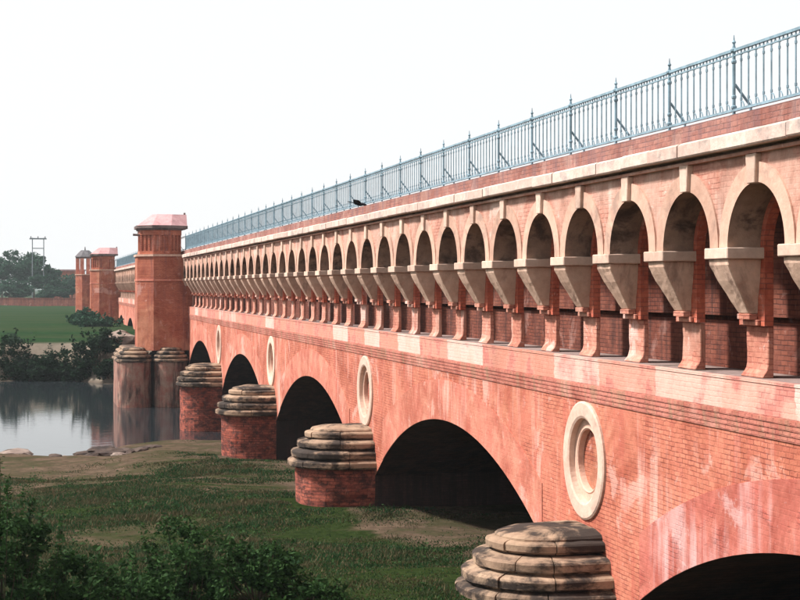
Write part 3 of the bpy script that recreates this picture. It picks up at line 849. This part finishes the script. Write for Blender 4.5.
def clump_points(rad, n, seed, nclump=26, flat=.8):
    """leaf centres gathered in clumps on twigs inside a rough dome"""
    r = np.random.default_rng(seed)
    d = r.normal(size=(nclump, 3)); d /= np.linalg.norm(d, axis=1)[:, None]; d[:, 2] = np.abs(d[:, 2])
    cc = d * (r.uniform(.45, 1.0, nclump)[:, None]) * np.array(rad)
    cc[:, 2] += rad[2] * .05
    cr = r.uniform(.12, .34, nclump) * min(rad)
    which = r.integers(0, nclump, n)
    p = r.normal(size=(n, 3)); p /= np.linalg.norm(p, axis=1)[:, None]
    p *= (r.uniform(0.2, 1, n) ** .5 * cr[which])[:, None] * np.array([1.2, 1.2, flat])
    pts = cc[which] + p
    return pts[pts[:, 2] > -.05 * rad[2]], cc

def bush(name, loc, rad, n, size, mat, seed, label, cat="bush", group=None, nclump=26, trunk=None):
    o = empty(name, loc); tag(o, label, cat, group)
    pts, cc = clump_points(rad, n, seed, nclump)
    sprigs = []
    if not trunk:                         # long shoots standing out of the dome, leaves strung along them
        r = np.random.default_rng(seed + 500); ex = []
        for k in range(22):
            a = r.uniform(0, 6.283); rr = r.uniform(.2, 1.0)
            p0 = np.array([math.cos(a) * rr * rad[0], math.sin(a) * rr * rad[1], rad[2] * .45 * (1.3 - rr)])
            p1 = p0 + np.array([math.cos(a) * .25 * rad[0], math.sin(a) * .25 * rad[1], rad[2] * r.uniform(.3, .75)])
            sprigs.append((p0, p1)); tt = r.uniform(.1, 1, int(n / 90))[:, None]
            ex.append(p0 + (p1 - p0) * tt + r.normal(0, .045 * min(rad), (len(tt), 3)))
        pts = np.concatenate([pts] + ex)
    if trunk: pts[:, 2] += trunk
    link("crown" if trunk else "foliage", leaf_mesh(name, pts, size, mat, seed), o)
    m = MB()
    if trunk:
        m.tube((0, 0, -.5), (0, 0, trunk + rad[2] * .3), .035 * trunk + .1, 7, r2=.1)
        for c in cc[:10]: m.tube((0, 0, trunk * .75), (c[0] * .8, c[1] * .8, trunk + c[2] * .8), .11, 5, r2=.03)
    else:
        for c in cc[:14]: m.tube((0, 0, -.15), tuple(c * .9), .012 + .01 * rad[2], 4, r2=.006)
        for p0, p1 in sprigs: m.tube(tuple(p0), tuple(p1), .010, 4, r2=.004); m.tube((0, 0, -.1), tuple(p0), .014, 4, r2=.01)
    m.build("trunk" if trunk else "stem", M['bark'], o)
    return o

CY, SY_ = math.cos(R(YAW)), math.sin(R(YAW))
def at(px, P):
    """ground position seen in picture column px at depth P"""
    r_ = (px - 400) / 1558 * P
    return (-11.02 + P * SY_ + r_ * CY, P * CY - r_ * SY_)
def on_ground(px, P, dz=0):
    x, y = at(px, P); return (x, y, ground_z(x, y) + dz)

near = [  # column, depth, radii, leaves, label
    (1, 30.5, (1.05, 1.0, 3.5), 9000, "tall dark leafy bush cut by the left edge of the picture"),
    (56, 31.0, (1.5, 1.2, 1.6), 7000, "low leafy bush at the bottom left corner of the grass"),
    (126, 32.0, (1.3, 1.2, 1.35), 5600, "dark bush in the foreground, second along the bottom edge from the left corner"),
    (186, 33.0, (1.0, 1.0, 1.9), 5200, "taller leafy shrub with upright sprigs in front of the grassy bank"),
    (256, 32.4, (1.05, 1.0, 1.35), 5600, "dense rounded bush at the bottom of the grass, right of the upright shrub"),
    (312, 31.6, (.7, .65, .6), 2200, "small low bush at the right end of the foreground bushes"),
]
for k, (px, P, rad, n, lab) in enumerate(near):
    bush("leafy_bush", on_ground(px, P, -.1), rad, n, .066, M['leaf'], 11 + k, lab, group="bushes in the foreground", nclump=34)

# dark shrubs on the far river bank
fb = [(3, 153, (3.2, 2.6, 3.3), "dark shrub on the far bank at the left edge, above the water"),
      (20, 152, (2.2, 1.8, 2.0), "small dark shrub at the far waterline, second from the left edge"),
      (33, 151.6, (2.0, 1.7, 1.6), "lowest dark shrub at the far waterline, third from the left edge"),
      (45, 152, (2.0, 1.8, 2.1), "dark shrub at the far waterline just left of the widest bank shrub"),
      (60, 152.6, (2.6, 2.2, 3.0), "widest dark shrub in the middle of the far river bank"),
      (75, 151.4, (2.0, 1.8, 1.9), "small dark shrub at the far waterline right of the widest bank shrub"),
      (87, 151, (2.0, 1.8, 2.2), "dark rounded shrub at the far waterline left of the tall tower-side shrub"),
      (99, 150, (2.3, 2.0, 3.6), "tall dark shrub on the far bank beside the nearest bridge tower"),
      (111, 147.5, (1.7, 1.6, 2.2), "leafy shrub among the rocks right next to the nearest bridge tower")]
for k, (px, P, rad, lab) in enumerate(fb):
    x, y = at(px, P)
    bush("bank_shrub", (x, y, max(.1, ground_z(x, y)) - .3), rad, 2600, .2, M['leaf_dark'], 40 + k, lab, group="dark shrubs on the far bank", nclump=30)
fb2 = [(86, 205, (2.2, 2, 2.0), "green shrub at the foot of the middle tower"), (96, 196, (2.8, 2.4, 1.7), "spreading green shrub in front of the middle tower's base")]
for k, (px, P, rad, lab) in enumerate(fb2):
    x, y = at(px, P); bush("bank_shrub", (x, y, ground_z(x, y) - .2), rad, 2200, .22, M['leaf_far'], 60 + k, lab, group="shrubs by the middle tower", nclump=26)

# far trees
ft = [(2, 455, 6.5, (7.5, 7, 7), "dark broad tree at the far left edge of the tree line"),
      (18, 470, 7.5, (8, 7, 9.0), "tallest rounded tree of the far tree line, left of the pole frame"),
      (34, 460, 7.0, (6, 6, 7.6), "tree growing around the foot of the pole frame"),
      (46, 450, 5, (5, 5, 5.6), "lower tree right of the pole frame, sloping down to the field wall"),
      (10, 430, 2.5, (6, 5, 4.5), "low tree in front of the tallest tree at the left"),
      (60, 480, 3.0, (5, 5, 4.0), "small tree before the far red building"),
      (72, 500, 3.5, (5.5, 5, 5.5), "small tree next to the farthest bridge tower"),
      (52, 440, 2.0, (4.5, 4, 3.4), "low bushy tree behind the field wall")]
for k, (px, P, tr, rad, lab) in enumerate(ft):
    x, y = at(px, P)
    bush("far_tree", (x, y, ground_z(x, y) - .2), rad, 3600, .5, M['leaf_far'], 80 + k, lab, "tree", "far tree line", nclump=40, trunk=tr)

# pole frame
x, y = at(38, 450); gz = ground_z(x, y)
pf = tag(empty("pole_frame", (x, y, gz)), "tall twin-pole electricity frame with a crossbar rising above the far trees", "pylon")
for s in (-1, 1):
    m = MB(); m.tube((s * 1.6, 0, -.5), (s * 1.6, 0, 19.2), .17, 7, r2=.13); m.build("pole", M['pole'], pf)
m = MB(); m.box(-2.4, 2.4, -.16, .16, 18.7, 19.1); m.build("crossbar", M['pole'], pf)
m = MB(); m.box(-1.5, 1.5, -.1, .1, 16.0, 16.25); m.build("brace_bar", M['pole'], pf)
for s in (-2.0, 0, 2.0):
    m = MB(); m.tube((s, 0, 19.1), (s, 0, 19.6), .14, 6); m.build("insulator", M['slate'], pf)

# low brick wall beyond the field and a far building
x0, y0 = at(-30, 425); x1, y1 = at(82, 405)
m = MB()
d = Vector((x1 - x0, y1 - y0, 0)); Lw = d.length; an = math.atan2(d.y, d.x)
m.box(0, Lw, -.25, .25, -.6, 2.0)
m.box(-.05, Lw + .05, -.33, .33, 2.002, 2.18)
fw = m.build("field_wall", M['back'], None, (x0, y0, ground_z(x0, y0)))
fw.rotation_euler = (0, 0, an)
tag(fw, "long low brown brick wall across the far end of the green field", "wall")
x, y = at(64, 540); gz = ground_z(x, y)
bd = tag(empty("far_building", (x, y, gz)), "low red building just visible behind the far trees", "building")
m = MB(); m.box(-7, 7, -4, 4, -.5, 10.5); m.build("wall", M['tower'], bd)
m = MB(); m.box(-7.3, 7.3, -4.3, 4.3, 10.502, 11); m.build("roof", M['roof'], bd)
for k in range(4):
    m = MB(); m.box(-5.6 + k * 3.2, -4.4 + k * 3.2, -4.06, -3.9, 6.6, 8.8); m.build("window", M['slate'], bd)

# rocks
def rock_mesh(seed, mat):
    bm = bmesh.new(); bmesh.ops.create_icosphere(bm, subdivisions=2, radius=1)
    for v in bm.verts:
        v.co *= 1 + .45 * mnoise.noise(v.co * 1.3 + Vector((seed * 3.7, seed, 0)))
        v.co.z *= .6
    me = bpy.data.meshes.new("rock"); bm.to_mesh(me); bm.free(); me.materials.append(mat); return me
rk = [rock_mesh(k, M['rock']) for k in range(3)]; mk = [rock_mesh(k + 7, M['mud']) for k in range(3)]
spots = [(90, 84.0, .5, 1), (98, 83.5, .6, 1), (106, 83.8, .55, 1), (113, 81.5, .7, 1), (124, 82.0, .55, 1), (95, 81.0, .35, 1), (140, 82.5, .45, 1), (82, 81.6, .3, 1),
         (16, 84.5, .8, 0), (56, 80.0, .3, 1), (118, 79.0, .28, 0), (64, 83.4, .24, 0), (152, 84.0, .35, 1)]
rlab = ["leftmost big dark lump of the mud heap at the water's edge", "dark lump in the mud heap, second big one from the left", "dark lump near the middle of the mud heap on the near shore",
        "largest dark lump in the mud heap on the near shore", "dark lump toward the right side of the mud heap", "small dark lump just before the left end of the mud heap",
        "dark lump at the right end of the mud heap", "small dark lump left of the mud heap", "big pale earth hump at the water's edge by the left picture edge",
        "small dark stone on the bare shore between the pale hump and the mud heap", "small pale stone lying in front of the mud heap", "small pale stone at the waterline between the hump and the mud heap",
        "dark lump apart to the right of the mud heap, toward the brick pier"]
for k, (px, P, s, mud) in enumerate(spots):
    x, y = at(px, P)
    o = link("shore_rock", (mk if mud else rk)[k % 3], None, (x, y, ground_z(x, y) + .08 * s))
    o.scale = (s * 1.5, s, s * .7); o.rotation_euler = (0, 0, k * 1.3)
    tag(o, rlab[k], "rock", "dark lumps along the near shore" if mud else "pale stones along the near shore")
klab = ["pale rock on the far bank, third along from the nearest tower", "big pale rock on the far bank close to the nearest tower", "largest pale rock on the far bank between the towers",
        "small pale rock touching the far side of the nearest tower", "pale rock on the far bank below the two low arches", "smallest pale rock low on the far bank by the nearest tower",
        "pale rock farthest from the nearest tower, beside the leafy shrub", "pale rock at the foot of the nearest tower on the far bank"]
for k, (px, P, s) in enumerate([(127, 148, .9), (131, 146, 1.1), (124, 152, 1.2), (133, 150, .8), (120, 158, 1.0), (129, 143, .7), (116, 160, .8), (134, 142, .9)]):
    x, y = at(px, P)
    o = link("bank_rock", rk[k % 3], None, (x, y, ground_z(x, y) + .25 * s)); o.scale = (s, s * 1.2, s * 1.1); o.rotation_euler = (0, 0, k * 2.1)
    tag(o, klab[k], "rock", "rocks on the far bank by the bridge")

# ------------------------------------------------------------------ grass
GX, GY = np.arange(-34, 7.01, .5), np.arange(14, 96.1, .5)
GZ = np.array([[ground_z(x, y) for x in GX] for y in GY])
def ground_np(x, y):
    u, v = (x - GX[0]) / .5, (y - GY[0]) / .5
    i, j = np.clip(u.astype(int), 0, len(GX) - 2), np.clip(v.astype(int), 0, len(GY) - 2); a, b = u - i, v - j
    return GZ[j, i] * (1 - a) * (1 - b) + GZ[j, i + 1] * a * (1 - b) + GZ[j + 1, i] * (1 - a) * b + GZ[j + 1, i + 1] * a * b
DN = np.array([[mnoise.noise(Vector((x * .22, y * .30, 7.7))) + .6 * mnoise.noise(Vector((x * .9, y * .9, 2.2))) - .95 * sstep(y - near_shore(x), -24, -4) - .55 * sstep(x, -3.0, 1.5) for x in GX] for y in GY])
def density_np(x, y):
    u, v = (x - GX[0]) / .5, (y - GY[0]) / .5
    i, j = np.clip(u.astype(int), 0, len(GX) - 2), np.clip(v.astype(int), 0, len(GY) - 2); a, b = u - i, v - j
    return DN[j, i] * (1 - a) * (1 - b) + DN[j, i + 1] * a * (1 - b) + DN[j + 1, i] * (1 - a) * b + DN[j + 1, i + 1] * a * b
def grass(name, n, mat, label, seed):
    r = np.random.default_rng(seed)
    y = 22 + 66 * r.uniform(0, 1, n) ** 1.15
    u_ = r.uniform(0, 1, n); x = np.where(u_ < .72, -14.0 + u_ / .72 * 19.0, -14.0 - ((u_ - .72) / .28) ** 1.3 * 19.0)
    q = density_np(x, y); z = ground_np(x, y)
    k = (q + .3 * (y < 46) + r.normal(0, .22, n) > -.18) & (z > .3)
    for p in piers[:5]: k &= ~((x > -2.4) & (abs(y - p) < 1.9))
    k &= (x < 6.5)
    x, y, z, q = x[k], y[k], z[k], q[k]; m = len(x)
    h = (.035 + .075 * np.clip(q + .35, 0, 1)) * r.uniform(.5, 1.5, m) * (1 + 1.2 * (r.uniform(0, 1, m) > .985))
    a = r.uniform(0, 6.283, m); w = .008 + .0004 * y; ln = r.normal(0, .55, (m, 2)) * h[:, None]
    dx, dy = np.cos(a) * w, np.sin(a) * w
    V = np.stack([np.stack([x - dx, y - dy, z - .02], 1), np.stack([x + dx, y + dy, z - .02], 1), np.stack([x + ln[:, 0], y + ln[:, 1], z + h], 1)], 1)
    me = bpy.data.meshes.new(name)
    me.vertices.add(m * 3); me.vertices.foreach_set("co", V.ravel())
    me.loops.add(m * 3); me.loops.foreach_set("vertex_index", np.arange(m * 3))
    me.polygons.add(m); me.polygons.foreach_set("loop_start", np.arange(m) * 3); me.polygons.foreach_set("loop_total", np.full(m, 3))
    me.materials.append(mat); me.update(); me.validate()
    tag(link(name, me), label, "grass", kind="stuff")
grass("grass", 700000, M['grassblade'], "short green and dry grass covering the near river bank", 5)

def weeds():
    r = np.random.default_rng(77); P_ = []
    for k in range(700):
        yy = 24 + 50 * r.uniform() ** 1.6; xx = -16.0 + r.uniform() * 20
        if xx > -2.4 and any(abs(yy - p) < 2.2 for p in piers[:5]): continue
        if density_np(np.array([xx]), np.array([yy]))[0] < -.35: continue
        rr = r.uniform(.12, .42); hh = rr * r.uniform(.5, 1.1); n = int(24 + 90 * rr)
        d = r.normal(0, .5, (n, 3)) * np.array([rr, rr, 0]); d[:, 2] = np.abs(r.normal(0, .5, n)) * hh
        d += np.array([xx, yy, 0]); d[:, 2] += ground_np(d[:, 0], d[:, 1]); P_.append(d)
    me = leaf_mesh("weeds", np.concatenate(P_), .045, M['leaf'], 3)
    tag(link("weeds", me), "low broad-leaved weeds scattered through the grass of the near bank", "weeds", kind="stuff")
weeds()

# ------------------------------------------------------------------ bird gliding in front of the railing
def bird():
    px, py, P = 359, 204, 40.0
    x, y = at(px, P); z = CZ + (287 - py) / 1558 * P
    b = empty("bird", (x, y, z)); b.rotation_euler = (0, R(12), R(-YAW))
    tag(b, "small dark bird gliding in front of the bridge railing", "bird")
    fm_ = simple("dark_feathers", (0.022, 0.026, 0.035), 0.7)
    ax = [(-.17, .008), (-.12, .03), (-.04, .055), (.05, .06), (.11, .042), (.135, .04), (.165, .035), (.19, .012), (.215, .003)]
    m = MB(); m.loft([[(u, r_ * math.cos(t), r_ * .85 * math.sin(t) + (.015 if u > .1 else 0)) for t in [2 * math.pi * q / 10 for q in range(10)]] for u, r_ in ax])
    m.build("body", fm_, b, smooth=True)
    for sd_ in (-1, 1):
        m = MB()
        st_ = [(.03, .09, .0, .022), (.16, .10, .05, .014), (.30, .07, .075, .009), (.44, .015, .06, .003)]
        m.loft([[(-.02 - .12 * d_ + c_ * .8, sd_ * d_, h_), (-.02 - .12 * d_, sd_ * d_, h_ + t_), (-.04 - .12 * d_ - c_, sd_ * d_, h_), (-.02 - .12 * d_, sd_ * d_, h_ - t_)] for d_, c_, h_, t_ in st_])
        m.build("wing", fm_, b)
    m = MB(); m.prism_z([(-.14, -.02), (-.14, .02), (-.29, .055), (-.30, 0), (-.29, -.055)], -.006, .006); m.build("tail", fm_, b)
bird()

# ------------------------------------------------------------------ haze over the far bank
hz = MB(); hz.box(-3100, 3100, -700, 6100, -3.5, 26.5)
ho = tag(hz.build("haze", []), "pale bluish haze in the air over the river and far bank", "haze", kind="stuff")
hm = bpy.data.materials.new("haze_air"); hm.use_nodes = True
hn = hm.node_tree.nodes; hn.clear()
ov = hn.new("ShaderNodeOutputMaterial"); pv = hn.new("ShaderNodeVolumePrincipled")
pv.inputs["Color"].default_value = (0.86, 0.95, 1.0, 1); pv.inputs["Density"].default_value = 0.00017; pv.inputs["Anisotropy"].default_value = 0.2
hm.node_tree.links.new(pv.outputs[0], ov.inputs["Volume"])
ho.data.materials.clear(); ho.data.materials.append(hm)
